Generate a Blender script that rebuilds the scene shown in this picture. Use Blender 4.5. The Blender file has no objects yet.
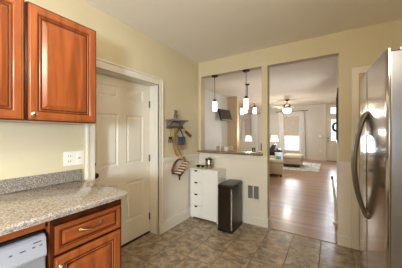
import bpy, bmesh, math, random
from mathutils import Vector, Matrix
random.seed(7)
scene = bpy.context.scene
col = scene.collection
PI = math.pi

# ------------------------------------------------------------------ camera
cam_d = bpy.data.cameras.new('camera'); cam = bpy.data.objects.new('camera', cam_d); col.objects.link(cam)
cam.location = (1.915, -2.961, 1.323)
cam.rotation_euler = (math.radians(90), 0, math.radians(32.21))
cam_d.sensor_width = 36.0
cam_d.lens = 205.4 / 402 * 36
cam_d.clip_start = 0.02
scene.camera = cam

# ------------------------------------------------------------------ world, exposure
w = bpy.data.worlds.new('world'); scene.world = w; w.use_nodes = True
w.node_tree.nodes['Background'].inputs[0].default_value = (0.80, 0.90, 1.0, 1)
w.node_tree.nodes['Background'].inputs[1].default_value = 1.7
scene.view_settings.view_transform = 'Standard'
scene.view_settings.look = 'None'
scene.view_settings.exposure = 0.30
scene.view_settings.gamma = 1.0
scene.view_settings.use_curve_mapping = False
scene.cycles.max_bounces = 10
scene.cycles.diffuse_bounces = 6

def area(name, loc, target, sx, sy, power, color):
    l = bpy.data.lights.new(name, 'AREA'); l.shape = 'RECTANGLE'; l.size = sx; l.size_y = sy
    l.energy = power; l.color = color
    o = bpy.data.objects.new(name, l); col.objects.link(o); o.location = loc
    o.rotation_euler = (Vector(target) - Vector(loc)).to_track_quat('-Z', 'Y').to_euler()
    return o
WARM = (1.0, 0.91, 0.76); NEUT = (1.0, 0.975, 0.945); COOL = (0.78, 0.89, 1.0)
def point(name, loc, power, color, r=0.12):
    l = bpy.data.lights.new(name, 'POINT'); l.energy = power; l.color = color; l.shadow_soft_size = r
    o = bpy.data.objects.new(name, l); col.objects.link(o); o.location = loc; return o
point('kitchen_ceiling_lamp', (1.45, -2.75, 2.12), 25, WARM, 0.16)
point('kitchen_far_fill', (0.95, -4.1, 2.1), 30, WARM, 0.14)  # unseen extra lamp, added to warm the lower part of door_1
point('kitchen_rear_lamp', (2.35, -3.0, 2.05), 13, WARM, 0.16)
wl = area('kitchen_window_daylight', (2.25, -5.16, 1.33), (0.0, -2.5, 1.1), 0.36, 0.5, 29, (0.70, 0.86, 1.0)); wl.data.spread = math.radians(85)
point('dining_lamp', (-0.17, 2.93, 1.86), 10, NEUT, 0.12)
area('dining_side_daylight', (1.9, 3.9, 1.5), (-1.6, 2.8, 1.2), 0.8, 1.2, 20, COOL)
point('console_lamp_light', (-0.86, 5.02, 1.36), 16, NEUT, 0.08)
point('end_table_lamp_light', (-0.40, 7.42, 1.40), 16, NEUT, 0.08)
point('living_fan_lamp', (0.33, 6.5, 2.05), 36, NEUT, 0.12)
area('living_window_daylight', (0.16, 9.2, 0.95), (0.16, 0, 0.6), 0.66, 0.9, 60, COOL)
area('side_window_daylight', (-2.15, 9.2, 1.25), (-2.15, 0, 1.0), 0.66, 1.4, 50, COOL)
area('front_door_daylight', (2.0, 9.15, 1.5), (1.9, 0, 0.8), 0.25, 0.9, 20, COOL)

# ------------------------------------------------------------------ materials
def lin(c):
    return tuple(((v / 255) / 12.92 if v / 255 <= 0.04045 else ((v / 255 + 0.055) / 1.055) ** 2.4) for v in c) + (1,)

def mat(name, c, rough=0.5, metal=0.0, emit=None, strength=0.0, spec=0.5, var=0.06, scale=6.0, bump=0.0, trans=0.0, coat=0.0, stretch=None, aniso=0.0):
    m = bpy.data.materials.new(name); m.use_nodes = True
    nt = m.node_tree; b = nt.nodes['Principled BSDF']
    b.inputs['Roughness'].default_value = rough
    b.inputs['Metallic'].default_value = metal
    b.inputs['Specular IOR Level'].default_value = spec
    b.inputs['Transmission Weight'].default_value = trans
    b.inputs['Coat Weight'].default_value = coat
    b.inputs['Coat Roughness'].default_value = 0.12
    b.inputs['Anisotropic'].default_value = aniso
    L = lin(c)
    tc = nt.nodes.new('ShaderNodeTexCoord'); mp = nt.nodes.new('ShaderNodeMapping')
    nt.links.new(tc.outputs['Object'], mp.inputs[0])
    if stretch: mp.inputs['Scale'].default_value = stretch
    n = nt.nodes.new('ShaderNodeTexNoise'); n.inputs['Scale'].default_value = scale; n.inputs['Detail'].default_value = 4
    nt.links.new(mp.outputs[0], n.inputs['Vector'])
    r = nt.nodes.new('ShaderNodeValToRGB'); e = r.color_ramp.elements
    e[0].position = 0.3; e[1].position = 0.7
    e[0].color = tuple(max(0, v * (1 - var)) for v in L[:3]) + (1,)
    e[1].color = tuple(min(1, v * (1 + var)) for v in L[:3]) + (1,)
    nt.links.new(n.outputs['Fac'], r.inputs[0]); nt.links.new(r.outputs[0], b.inputs['Base Color'])
    if bump:
        bp = nt.nodes.new('ShaderNodeBump'); bp.inputs['Strength'].default_value = bump; bp.inputs['Distance'].default_value = 0.01
        nt.links.new(n.outputs['Fac'], bp.inputs['Height']); nt.links.new(bp.outputs[0], b.inputs['Normal'])
    if emit:
        b.inputs['Emission Color'].default_value = lin(emit); b.inputs['Emission Strength'].default_value = strength
    return m

def ramp(nt, src, stops):
    r = nt.nodes.new('ShaderNodeValToRGB'); cr = r.color_ramp
    while len(cr.elements) < len(stops): cr.elements.new(0.5)
    for el, (p, c) in zip(cr.elements, stops): el.position = p; el.color = lin(c)
    nt.links.new(src, r.inputs[0]); return r

def wood(name, c0, c1, c2, stretch=(18, 18, 1.6), rough=0.28, coat=0.3):
    m = mat(name, c1, rough, coat=coat); nt = m.node_tree; b = nt.nodes['Principled BSDF']
    mp = [x for x in nt.nodes if x.type == 'MAPPING'][0]; mp.inputs['Scale'].default_value = stretch
    n = [x for x in nt.nodes if x.type == 'TEX_NOISE'][0]; n.inputs['Scale'].default_value = 1.3; n.inputs['Detail'].default_value = 5; n.inputs['Distortion'].default_value = 0.6
    r = ramp(nt, n.outputs['Fac'], [(0.28, c0), (0.52, c1), (0.75, c2)])
    nt.links.new(r.outputs[0], b.inputs['Base Color'])
    return m

def granite(name, k=0):
    m = mat(name, (180, 170, 155), 0.16, coat=0.2); nt = m.node_tree; b = nt.nodes['Principled BSDF']
    tc = [x for x in nt.nodes if x.type == 'TEX_COORD'][0]
    n1 = nt.nodes.new('ShaderNodeTexNoise'); n1.inputs['Scale'].default_value = 95; n1.inputs['Detail'].default_value = 5; n1.inputs['Roughness'].default_value = 0.75
    v = nt.nodes.new('ShaderNodeTexVoronoi'); v.inputs['Scale'].default_value = 210
    n2 = nt.nodes.new('ShaderNodeTexNoise'); n2.inputs['Scale'].default_value = 14
    for q in (n1, v, n2): nt.links.new(tc.outputs['Object'], q.inputs['Vector'])
    r1 = ramp(nt, n1.outputs['Fac'], [(0.32, (54 - k // 2, 50 - k // 2, 48 - k // 2)), (0.43, (128 - k, 120 - k, 112 - k)), (0.53, (178 - k, 168 - k, 156 - k)), (0.70, (216 - k, 208 - k, 198 - k))])
    r2 = ramp(nt, v.outputs['Color'], [(0.12, (60, 55, 54)), (0.32, (156 - k, 148 - k, 138 - k)), (0.62, (182 - k, 172 - k, 160 - k)), (0.92, (226 - k // 2, 220 - k // 2, 214 - k // 2))])
    mx = nt.nodes.new('ShaderNodeMixRGB'); mx.inputs[0].default_value = 0.5
    nt.links.new(r1.outputs[0], mx.inputs[1]); nt.links.new(r2.outputs[0], mx.inputs[2])
    nt.links.new(mx.outputs[0], b.inputs['Base Color'])
    return m

def tile_mat():
    m = mat('slate_tile', (120, 105, 88), 0.42); nt = m.node_tree; b = nt.nodes['Principled BSDF']
    tc = [x for x in nt.nodes if x.type == 'TEX_COORD'][0]
    mp = nt.nodes.new('ShaderNodeMapping'); mp.inputs['Location'].default_value = (-1.512 + 0.305 * 12, 0.245 + 0.305 * 24, 0)
    nt.links.new(tc.outputs['Object'], mp.inputs[0])
    br = nt.nodes.new('ShaderNodeTexBrick'); br.offset = 0.0; br.squash = 1.0
    br.inputs['Scale'].default_value = 1.0; br.inputs['Brick Width'].default_value = 0.305; br.inputs['Row Height'].default_value = 0.305
    br.inputs['Mortar Size'].default_value = 0.0045; br.inputs['Mortar Smooth'].default_value = 0.3
    br.inputs['Color1'].default_value = (0.1, 0.1, 0.1, 1); br.inputs['Color2'].default_value = (0.9, 0.9, 0.9, 1)
    nt.links.new(mp.outputs[0], br.inputs['Vector'])
    n = nt.nodes.new('ShaderNodeTexNoise'); n.inputs['Scale'].default_value = 11.0; n.inputs['Detail'].default_value = 9; n.inputs['Roughness'].default_value = 0.68; n.inputs['Distortion'].default_value = 0.5
    # shift the noise per tile
    ad = nt.nodes.new('ShaderNodeVectorMath'); ad.operation = 'MULTIPLY_ADD'; ad.inputs[1].default_value = (9, 7, 5)
    nt.links.new(br.outputs['Color'], ad.inputs[0]); nt.links.new(tc.outputs['Object'], ad.inputs[2]); nt.links.new(ad.outputs[0], n.inputs['Vector'])
    r = ramp(nt, n.outputs['Fac'], [(0.30, (100, 90, 76)), (0.44, (138, 122, 101)), (0.56, (166, 147, 121)), (0.72, (198, 173, 137))])
    mx = nt.nodes.new('ShaderNodeMixRGB'); mx.inputs[2].default_value = lin((98, 86, 71))
    nt.links.new(br.outputs['Fac'], mx.inputs[0]); nt.links.new(r.outputs[0], mx.inputs[1]); nt.links.new(mx.outputs[0], b.inputs['Base Color'])
    rr = nt.nodes.new('ShaderNodeMapRange'); rr.inputs['To Min'].default_value = 0.25; rr.inputs['To Max'].default_value = 0.85
    nt.links.new(br.outputs['Fac'], rr.inputs[0]); nt.links.new(rr.outputs[0], b.inputs['Roughness'])
    sb = nt.nodes.new('ShaderNodeMath'); sb.operation = 'SUBTRACT'
    ml = nt.nodes.new('ShaderNodeMath'); ml.operation = 'MULTIPLY'; ml.inputs[1].default_value = 0.25
    nt.links.new(n.outputs['Fac'], ml.inputs[0]); nt.links.new(ml.outputs[0], sb.inputs[0]); nt.links.new(br.outputs['Fac'], sb.inputs[1])
    bp = nt.nodes.new('ShaderNodeBump'); bp.inputs['Strength'].default_value = 0.35; bp.inputs['Distance'].default_value = 0.006
    nt.links.new(sb.outputs[0], bp.inputs['Height']); nt.links.new(bp.outputs[0], b.inputs['Normal'])
    return m

def plank_mat():
    m = mat('oak_planks', (170, 120, 80), 0.30, coat=0.12); nt = m.node_tree; b = nt.nodes['Principled BSDF']
    tc = [x for x in nt.nodes if x.type == 'TEX_COORD'][0]
    br = nt.nodes.new('ShaderNodeTexBrick'); br.offset = 0.37; br.offset_frequency = 2
    br.inputs['Scale'].default_value = 1.0; br.inputs['Brick Width'].default_value = 1.1; br.inputs['Row Height'].default_value = 0.083
    br.inputs['Mortar Size'].default_value = 0.0014; br.inputs['Mortar Smooth'].default_value = 0.2
    br.inputs['Color1'].default_value = (0.0, 0, 0, 1); br.inputs['Color2'].default_value = (1, 1, 1, 1)
    mp = nt.nodes.new('ShaderNodeMapping'); mp.inputs['Location'].default_value = (12, 12, 0)
    nt.links.new(tc.outputs['Object'], mp.inputs[0]); nt.links.new(mp.outputs[0], br.inputs['Vector'])
    n = nt.nodes.new('ShaderNodeTexNoise'); n.inputs['Scale'].default_value = 1.0; n.inputs['Detail'].default_value = 6
    m2 = nt.nodes.new('ShaderNodeMapping'); m2.inputs['Scale'].default_value = (2.5, 40, 1)
    nt.links.new(tc.outputs['Object'], m2.inputs[0]); nt.links.new(m2.outputs[0], n.inputs['Vector'])
    mm = nt.nodes.new('ShaderNodeMixRGB'); mm.inputs[0].default_value = 0.5
    nt.links.new(br.outputs['Color'], mm.inputs[1]); nt.links.new(n.outputs['Fac'], mm.inputs[2])
    r = ramp(nt, mm.outputs[0], [(0.15, (146, 108, 76)), (0.5, (170, 130, 94)), (0.85, (188, 150, 112))])
    mx = nt.nodes.new('ShaderNodeMixRGB'); mx.inputs[2].default_value = lin((96, 58, 34))
    nt.links.new(br.outputs['Fac'], mx.inputs[0]); nt.links.new(r.outputs[0], mx.inputs[1]); nt.links.new(mx.outputs[0], b.inputs['Base Color'])
    bp = nt.nodes.new('ShaderNodeBump'); bp.inputs['Strength'].default_value = 0.10; bp.inputs['Distance'].default_value = 0.004
    nt.links.new(mm.outputs[0], bp.inputs['Height']); nt.links.new(bp.outputs[0], b.inputs['Normal'])
    return m

def rug_mat():
    m = mat('rug_weave', (205, 205, 200), 0.95); nt = m.node_tree; b = nt.nodes['Principled BSDF']
    tc = [x for x in nt.nodes if x.type == 'TEX_COORD'][0]
    v = nt.nodes.new('ShaderNodeTexVoronoi'); v.inputs['Scale'].default_value = 7; v.feature = 'DISTANCE_TO_EDGE'
    nt.links.new(tc.outputs['Object'], v.inputs['Vector'])
    r = ramp(nt, v.outputs['Distance'], [(0.03, (150, 160, 160)), (0.10, (212, 210, 200)), (0.3, (226, 222, 212))])
    nt.links.new(r.outputs[0], b.inputs['Base Color'])
    return m

def stripe_mat(name, c0, c1, scale=26, rot=(0, 0, 0)):
    m = mat(name, c0, 0.8); nt = m.node_tree; b = nt.nodes['Principled BSDF']
    mp = [x for x in nt.nodes if x.type == 'MAPPING'][0]; mp.inputs['Rotation'].default_value = rot
    wv = nt.nodes.new('ShaderNodeTexWave'); wv.bands_direction = 'Z'; wv.inputs['Scale'].default_value = scale
    nt.links.new(mp.outputs[0], wv.inputs['Vector'])
    r = ramp(nt, wv.outputs['Fac'], [(0.42, c0), (0.58, c1)])
    nt.links.new(r.outputs[0], b.inputs['Base Color']); return m

M = {}
M['cream'] = mat('cream_wall_paint', (207, 195, 163), 0.75, var=0.03, scale=2)
M['ceil'] = mat('ceiling_paint', (240, 236, 226), 0.9, var=0.02, scale=2)
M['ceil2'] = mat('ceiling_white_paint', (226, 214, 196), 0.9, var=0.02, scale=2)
M['white'] = mat('white_trim_paint', (222, 215, 200), 0.35, var=0.02, scale=3)
M['door'] = mat('white_door_paint', (224, 216, 200), 0.38, var=0.02, scale=3)
M['offwhite'] = mat('pale_wall_paint', (216, 212, 203), 0.8, var=0.02, scale=2)
M['tan'] = mat('tan_wall_paint', (204, 178, 138), 0.8, var=0.03, scale=2)
M['cab'] = wood('cherry_cabinet', (132, 66, 28), (160, 84, 40), (178, 98, 48))
M['cabrail'] = wood('cherry_cabinet_rail', (132, 66, 28), (160, 84, 40), (178, 98, 48), stretch=(18, 1.6, 18))
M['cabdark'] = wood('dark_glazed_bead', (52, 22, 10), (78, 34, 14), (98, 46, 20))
M['granite'] = granite('speckled_granite'); M['granite_shaded'] = granite('shaded_speckled_granite', 34)  # second is the same stone, grayed to carry the backsplash shade
M['ledge'] = mat('brown_granite', (132, 108, 84), 0.25, var=0.3, scale=70)
M['tile'] = tile_mat(); M['oak'] = plank_mat(); M['rug'] = rug_mat()
M['steel'] = mat('brushed_stainless', (188, 180, 170), 0.15, 1.0, var=0.03, scale=1.0, stretch=(60, 60, 1.0), aniso=0.6)
M['steeldark'] = mat('dark_bronze_steel', (88, 81, 72), 0.33, 1.0, var=0.04, scale=1.0, stretch=(60, 60, 1.5))
M['fridgeside'] = mat('fridge_side_enamel', (126, 126, 128), 0.30, 0.8, var=0.03)
M['handle'] = mat('satin_steel_handle', (140, 132, 120), 0.28, 1.0, var=0.03)
M['chrome'] = mat('chrome', (205, 203, 198), 0.14, 1.0, var=0.02)
M['nickel'] = mat('brushed_nickel', (190, 180, 162), 0.25, 1.0, var=0.03)
M['blackplastic'] = mat('black_plastic', (24, 22, 20), 0.4)
M['bronze'] = mat('oil_rubbed_bronze', (62, 44, 30), 0.4, 0.7)
M['hinge'] = mat('dull_steel_hinge', (110, 104, 96), 0.4, 0.9)
M['lampglass'] = mat('lit_frosted_glass', (255, 246, 230), 0.4, emit=(255, 236, 205), strength=3.5)
M['fanglass'] = mat('lit_fan_bowl', (255, 246, 230), 0.4, emit=(255, 240, 214), strength=4.0)
M['shade'] = mat('lit_lamp_shade', (250, 240, 222), 0.8, emit=(255, 240, 215), strength=0.75)
M['graywood'] = wood('weathered_gray_wood', (92, 84, 74), (126, 116, 104), (154, 144, 130), stretch=(20, 3, 20), rough=0.7, coat=0)
M['silverfig'] = mat('pewter', (120, 112, 100), 0.4, 0.6)
M['blue'] = mat('slate_blue_fabric', (66, 68, 96), 0.85, bump=0.2, scale=60)
M['leather'] = mat('tan_leather', (150, 112, 72), 0.55, bump=0.1, scale=40)
M['brownleather'] = mat('brown_leather', (92, 48, 26), 0.5)
M['stripe'] = stripe_mat('striped_webbing', (226, 210, 180), (104, 58, 34), 6.5, (0.5, 0, 0))
M['lime'] = mat('olive_yellow_cord', (176, 166, 70), 0.8)
M['key'] = mat('key_metal', (70, 62, 54), 0.35, 0.9)
M['plastic'] = mat('white_plastic', (236, 232, 224), 0.35, var=0.01)
M['slot'] = mat('outlet_slot_gray', (96, 92, 86), 0.5)
M['grille'] = mat('vent_slat_paint', (112, 108, 100), 0.5)
M['dw'] = mat('light_gray_enamel', (172, 176, 188), 0.3, var=0.01)
M['dwdoor'] = mat('gray_dishwasher_door', (168, 172, 180), 0.3, 0.3)
M['gray'] = mat('gray_mark', (110, 112, 120), 0.5)
M['beige'] = mat('beige_upholstery', (198, 176, 138), 0.9, bump=0.2, scale=50)
M['cream_fab'] = mat('cream_upholstery', (226, 212, 186), 0.9, bump=0.2, scale=50)
M['whitefab'] = mat('white_linen', (236, 236, 236), 0.9, bump=0.2, scale=30)
M['sheer'] = mat('white_curtain_cloth', (240, 238, 234), 0.9, trans=0.0)
M['teal'] = mat('teal_throw', (86, 158, 166), 0.9)
M['blackfab'] = mat('black_upholstery', (30, 28, 28), 0.8)
M['grayfab'] = mat('dark_gray_throw', (84, 82, 80), 0.9)
M['screen'] = mat('dark_screen', (38, 36, 36), 0.15)
M['darkwood'] = wood('dark_walnut', (48, 30, 20), (70, 46, 30), (92, 62, 42), stretch=(3, 18, 18))
M['roller'] = mat('beige_roller_shade', (206, 196, 180), 0.9)
M['slatwhite'] = mat('white_blind_slat', (240, 240, 242), 0.6)
M['mirror'] = mat('mirror_glass', (220, 220, 218), 0.05, 1.0)
M['wreath'] = mat('dark_green_leaves', (46, 50, 40), 0.8)
M['candle'] = mat('white_wax', (238, 232, 220), 0.5)
gl = bpy.data.materials.new('clear_window_glass'); gl.use_nodes = True
nt = gl.node_tree; nt.nodes.clear()
o_ = nt.nodes.new('ShaderNodeOutputMaterial'); tr_ = nt.nodes.new('ShaderNodeBsdfTransparent'); gs_ = nt.nodes.new('ShaderNodeBsdfGlossy'); mx_ = nt.nodes.new('ShaderNodeMixShader')
fr_ = nt.nodes.new('ShaderNodeFresnel'); fr_.inputs[0].default_value = 1.45; gs_.inputs['Roughness'].default_value = 0.02
nt.links.new(fr_.outputs[0], mx_.inputs[0]); nt.links.new(tr_.outputs[0], mx_.inputs[1]); nt.links.new(gs_.outputs[0], mx_.inputs[2]); nt.links.new(mx_.outputs[0], o_.inputs[0])
M['glass'] = gl

# ------------------------------------------------------------------ mesh helpers
class MB:
    def __init__(s): s.bm = bmesh.new(); s.k = 0
    def box(s, x0, x1, y0, y1, z0, z1, bev=0.0, seg=2):
        s.k += 1; e = 0.00012 * ((s.k * 3) % 7) / 2; x0 -= e; x1 += e; y0 -= e; y1 += e; z1 += e
        r = bmesh.ops.create_cube(s.bm, size=1.0); vs = r['verts']
        for v in vs:
            v.co = Vector(((x0 + x1) / 2 + v.co.x * (x1 - x0), (y0 + y1) / 2 + v.co.y * (y1 - y0), (z0 + z1) / 2 + v.co.z * (z1 - z0)))
        if bev:
            es = list({e for v in vs for e in v.link_edges})
            bmesh.ops.bevel(s.bm, geom=es, offset=bev, segments=seg, profile=0.5, affect='EDGES')
        return s
    def rings(s, rings, cap0=True, cap1=True, closed=True):
        rv = [[s.bm.verts.new(p) for p in r] for r in rings]
        n = len(rings[0])
        for a, b in zip(rv, rv[1:]):
            for i in range(n if closed else n - 1):
                j = (i + 1) % n
                try: s.bm.faces.new((a[i], a[j], b[j], b[i]))
                except ValueError: pass
        if cap0: s.bm.faces.new(list(reversed(rv[0])))
        if cap1: s.bm.faces.new(rv[-1])
        return s
    def lathe(s, prof, c=(0, 0, 0), n=20, axis='Z'):
        rs = []
        for r, h in prof:
            ring = []
            for i in range(n):
                a = 2 * PI * i / n
                p = (r * math.cos(a), r * math.sin(a), h)
                if axis == 'X': p = (h, p[0], p[1])
                elif axis == 'Y': p = (p[1], h, p[0])
                ring.append(Vector(c) + Vector(p))
            rs.append(ring)
        return s.rings(rs)
    def tube(s, pts, r, n=8, flat=None, up=(0, 0, 1)):
        pts = [Vector(p) for p in pts]; rs = []
        for i, p in enumerate(pts):
            t = (pts[min(i + 1, len(pts) - 1)] - pts[max(i - 1, 0)]).normalized()
            u = Vector(up); 
            if abs(t.dot(u)) > 0.95: u = Vector((1, 0, 0))
            a = t.cross(u).normalized(); b = a.cross(t).normalized()
            rr = r[i] if isinstance(r, (list, tuple)) else r
            ra, rb = (rr, rr) if flat is None else flat
            rs.append([p + a * (ra * math.cos(2 * PI * k / n)) + b * (rb * math.sin(2 * PI * k / n)) for k in range(n)])
        return s.rings(rs)
    def ball(s, c, rx, ry=None, rz=None, n=14):
        ry = ry or rx; rz = rz or rx
        r = bmesh.ops.create_uvsphere(s.bm, u_segments=n, v_segments=max(8, n // 2 + 2), radius=1.0)
        for v in r['verts']: v.co = Vector((c[0] + v.co.x * rx, c[1] + v.co.y * ry, c[2] + v.co.z * rz))
        return s
    def pillow(s, c, w, h, t, rot=None, n=8):
        # cushion in the local x (w), z (h) plane, thickness t along y
        R = rot or Matrix.Identity(3); c = Vector(c)
        for sg in (1, -1):
            g = []
            for i in range(n + 1):
                row = []
                for j in range(n + 1):
                    a = i / n * 2 - 1; b = j / n * 2 - 1
                    pin = 1 - 0.10 * (a * a * (1 - b * b) + b * b * (1 - a * a))*0 - 0.06 * (1 - abs(a * b))
                    th = t / 2 * ((1 - a ** 4) * (1 - b ** 4)) ** 0.5
                    row.append(s.bm.verts.new(c + R @ Vector((a * w / 2 * pin, sg * th, b * h / 2 * pin))))
                g.append(row)
            for i in range(n):
                for j in range(n):
                    q = (g[i][j], g[i + 1][j], g[i + 1][j + 1], g[i][j + 1])
                    s.bm.faces.new(q if sg < 0 else tuple(reversed(q)))
        return s
    def loft_panel(s, org, U, V, N, w, h, loops):
        # rectangular raised panel: loops of (inset, height along N), first is the back
        org, U, V, N = map(Vector, (org, U, V, N)); rs = []
        for ins, d in loops:
            rs.append([org + U * a + V * b + N * d for a, b in ((ins, ins), (w - ins, ins), (w - ins, h - ins), (ins, h - ins))])
        return s.rings(rs)
    def build(s, name, m, parent=None, smooth=False, bev=0.0, kind=None, **tags):
        off = Vector(parent_world(parent)) if parent else Vector((0, 0, 0))
        bmesh.ops.remove_doubles(s.bm, verts=s.bm.verts, dist=1e-5)
        bmesh.ops.recalc_face_normals(s.bm, faces=s.bm.faces)
        if not parent and kind != 'structure' and len(s.bm.verts):
            xs = [v.co for v in s.bm.verts]
            org = Vector((sum(p.x for p in xs) / len(xs), sum(p.y for p in xs) / len(xs), min(p.z for p in xs)))
        else: org = Vector((0, 0, 0))
        for v in s.bm.verts: v.co -= off + org
        me = bpy.data.meshes.new(name); s.bm.to_mesh(me); s.bm.free()
        me.materials.append(m)
        if smooth:
            for p in me.polygons: p.use_smooth = True
            me.set_sharp_from_angle(angle=math.radians(40))
        o = bpy.data.objects.new(name, me); col.objects.link(o); o.location = org
        if parent: o.parent = parent
        if bev:
            b = o.modifiers.new('bevel', 'BEVEL'); b.width = bev; b.segments = 2; b.limit_method = 'ANGLE'
        if kind: o['kind'] = kind
        for k, v in tags.items(): o[k] = v
        return o

def parent_world(o):
    p = Vector((0, 0, 0))
    while o is not None: p += o.location; o = o.parent
    return p
def thing(name, loc, label, cat, group=None):
    o = bpy.data.objects.new(name, None); col.objects.link(o); o.location = loc; o.empty_display_size = 0.1
    o['label'] = label; o['category'] = cat
    if group: o['group'] = group
    return o
def tag(o, label, cat, group=None):
    o['label'] = label; o['category'] = cat
    if group: o['group'] = group
    return o
def copy_tree(o, parent=None):
    c = o.copy(); col.objects.link(c)
    if parent: c.parent = parent
    for ch in [x for x in bpy.data.objects if x.parent == o]: copy_tree(ch, c)
    return c
def struct(name, mb, m, parent=None, **k): return mb.build(name, m, parent, kind='structure', **k) if not parent else mb.build(name, m, parent, **k)

H = 2.538; H2 = 2.80; YF = 8.9; T = 0.12
# ------------------------------------------------------------------ room shell
struct('floor', MB().box(-0.3, 3.0, -5.3, 0.03, -0.1, 0.0), M['tile'])
struct('floor_living', MB().box(-3.3, 3.0, 0.03, 9.2, -0.1, 0.0), M['oak'])
struct('trim_1', MB().box(1.16, 2.0, -0.005, 0.045, 0.0005, 0.006, 0.002), M['oak'])
struct('ceiling', MB().box(-0.3, 3.0, -5.4, 0.02, H, H + 0.1), M['ceil'])
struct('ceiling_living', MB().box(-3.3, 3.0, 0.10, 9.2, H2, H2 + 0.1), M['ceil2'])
b = MB()
b.box(-0.25, 0, -5.3, -1.86, 0, H).box(-0.25, 0, -0.97, 0.05, 0, H).box(-0.25, 0, -1.86, -0.97, 1.98, H).box(-0.3, -0.25, -5.3, 0.05, 0, H)
struct('wall_left', b, M['cream'])
b = MB()
b.box(-0.3, 0.05, 0, T, 0, H2)                       # corner piece
b.box(0.05, 2.0, 0, T, 2.295, H2)                    # beam above both openings
b.box(1.08, 1.16, 0, T, 0, 2.295)                    # post
b.box(0.05, 1.08, 0, T, 0, 1.01)                     # half wall
b.box(2.0, 3.0, 0, T, 0, H2)                         # stub on the right
struct('wall_back', b, M['cream'])
struct('wall_right', MB().box(2.9, 3.0, -5.3, 0.0, 0, H), M['cream'])
b = MB(); b.box(-0.3, 1.98, -5.3, -5.2, 0, H).box(2.52, 3.0, -5.3, -5.2, 0, H).box(1.98, 2.52, -5.3, -5.2, 0, 0.98).box(1.98, 2.52, -5.3, -5.2, 1.68, H)
struct('wall_front', b, M['cream'])
# dining and living room beyond
struct('wall_dining_left', MB().box(-1.75, -1.6, 0.0, 4.6, 0, H2), M['offwhite'])
struct('wall_dining_near', MB().box(-1.75, -0.3, 0.0, T, 0, H2), M['offwhite'])
struct('wall_divider', MB().box(-3.3, -1.18, 4.6, 4.8, 0, H2), M['tan'])
struct('wall_living_left', MB().box(-3.3, -3.15, 4.8, 9.2, 0, H2), M['offwhite'])
struct('wall_dining_right', MB().box(2.03, 2.2, T, 2.2, 0, H2), M['offwhite'])
struct('wall_hall_right', MB().box(2.85, 3.0, T, 9.2, 0, H2), M['offwhite'])
W1 = (-0.20, 0.53, 0.46, 2.26); W2 = (-2.50, -1.77, 0.46, 2.26)
b = MB(); y0, y1 = YF, YF + 0.2
b.box(-3.3, W2[0], y0, y1, 0, H2).box(W2[1], W1[0], y0, y1, 0, H2).box(W1[1], 1.73, y0, y1, 0, H2).box(2.60, 3.0, y0, y1, 0, H2)
for W in (W1, W2): b.box(W[0], W[1], y0, y1, 0, W[2]).box(W[0], W[1], y0, y1, W[3], H2)
b.box(1.73, 2.60, y0, y1, 2.66, H2)
struct('wall_far', b, M['offwhite'])
struct('baseboard_far', MB().box(-3.15, 1.60, YF - 0.02, YF, 0, 0.17, 0.004), M['white'])

# white wainscot and mouldings
b = MB(); b.box(0, 0.010, -0.915, 0, 0, 0.95)
for a, c in ((-0.915, -0.84), (-0.075, -0.0)): b.box(0.0, 0.020, a, c, 0.13, 0.95, 0.002)
b.box(0.0, 0.020, -0.84, -0.075, 0.86, 0.95, 0.002)
struct('trim_2', b, M['white'])                                    # wainscot on the left wall
b = MB(); b.box(0.0, 0.040, -0.915, -0.0, 0.955, 1.0, 0.006).box(0.0, 0.028, -0.915, 0, 0.93, 0.956, 0.004)
struct('trim_3', b, M['white'])                                    # chair rail, left wall
b = MB(); b.box(0.0, 0.030, -0.985, -0.0, 0, 0.12, 0.003).box(0.0, 0.022, -0.985, -0.0, 0.12, 0.145, 0.004)
struct('baseboard_left', b, M['white'])
b = MB(); b.box(0, 1.163, -0.010, 0, 0, 1.008)
struct('trim_4', b, M['white'])                                    # white face of the half wall
b = MB(); b.box(0.03, 1.166, -0.028, -0.0, 0.935, 0.975, 0.004)
struct('trim_5', b, M['white'])
b = MB(); b.box(0.03, 1.175, -0.026, 0, 0, 0.115, 0.003).box(1.16, 1.175, -0.026, T, 0, 0.115, 0.003)
struct('baseboard_back', b, M['white'])
b = MB(); b.box(1.995, 2.9, -0.010, 0, 0, 0.95).box(1.99, 2.12, -0.036, 0, 0.955, 1.0, 0.005).box(1.99, 2.12, -0.024, 0, 0.93, 0.956, 0.004)
b.box(1.99, 2.04, -0.018, 0, 0.1, 0.93, 0.002).box(2.085, 2.122, -0.018, 0, 0.1, 0.93, 0.002)
struct('trim_6', b, M['white'])
b = MB(); b.box(1.985, 2.122, -0.026, 0, 0, 0.12, 0.003).box(1.985, 2.0, -0.026, T, 0, 0.12, 0.003)
struct('baseboard_stub', b, M['white'])
# casing of the door in the left wall
b = MB()
b.box(0, 0.022, -0.985, -0.915, 0.12, 2.035, 0.003).box(0, 0.022, -1.915, -1.845, 0, 2.035, 0.003).box(0, 0.022, -1.915, -0.915, 1.965, 2.035, 0.003)
b.box(0, 0.032, -1.925, -0.905, 2.035, 2.055, 0.004)
b.box(0, 0.030, -0.925, -0.905, 0.14, 2.035, 0.003).box(0, 0.030, -1.925, -1.905, 0, 2.035, 0.003)
struct('trim_7', b, M['white'])
b = MB(); b.box(-0.2, 0.02, -0.985, -0.969, 0, 1.965).box(-0.2, 0.02, -1.861, -1.845, 0, 1.965).box(-0.2, 0.02, -1.861, -0.969, 1.965, 1.981)
struct('trim_8', b, M['white'])

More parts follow.
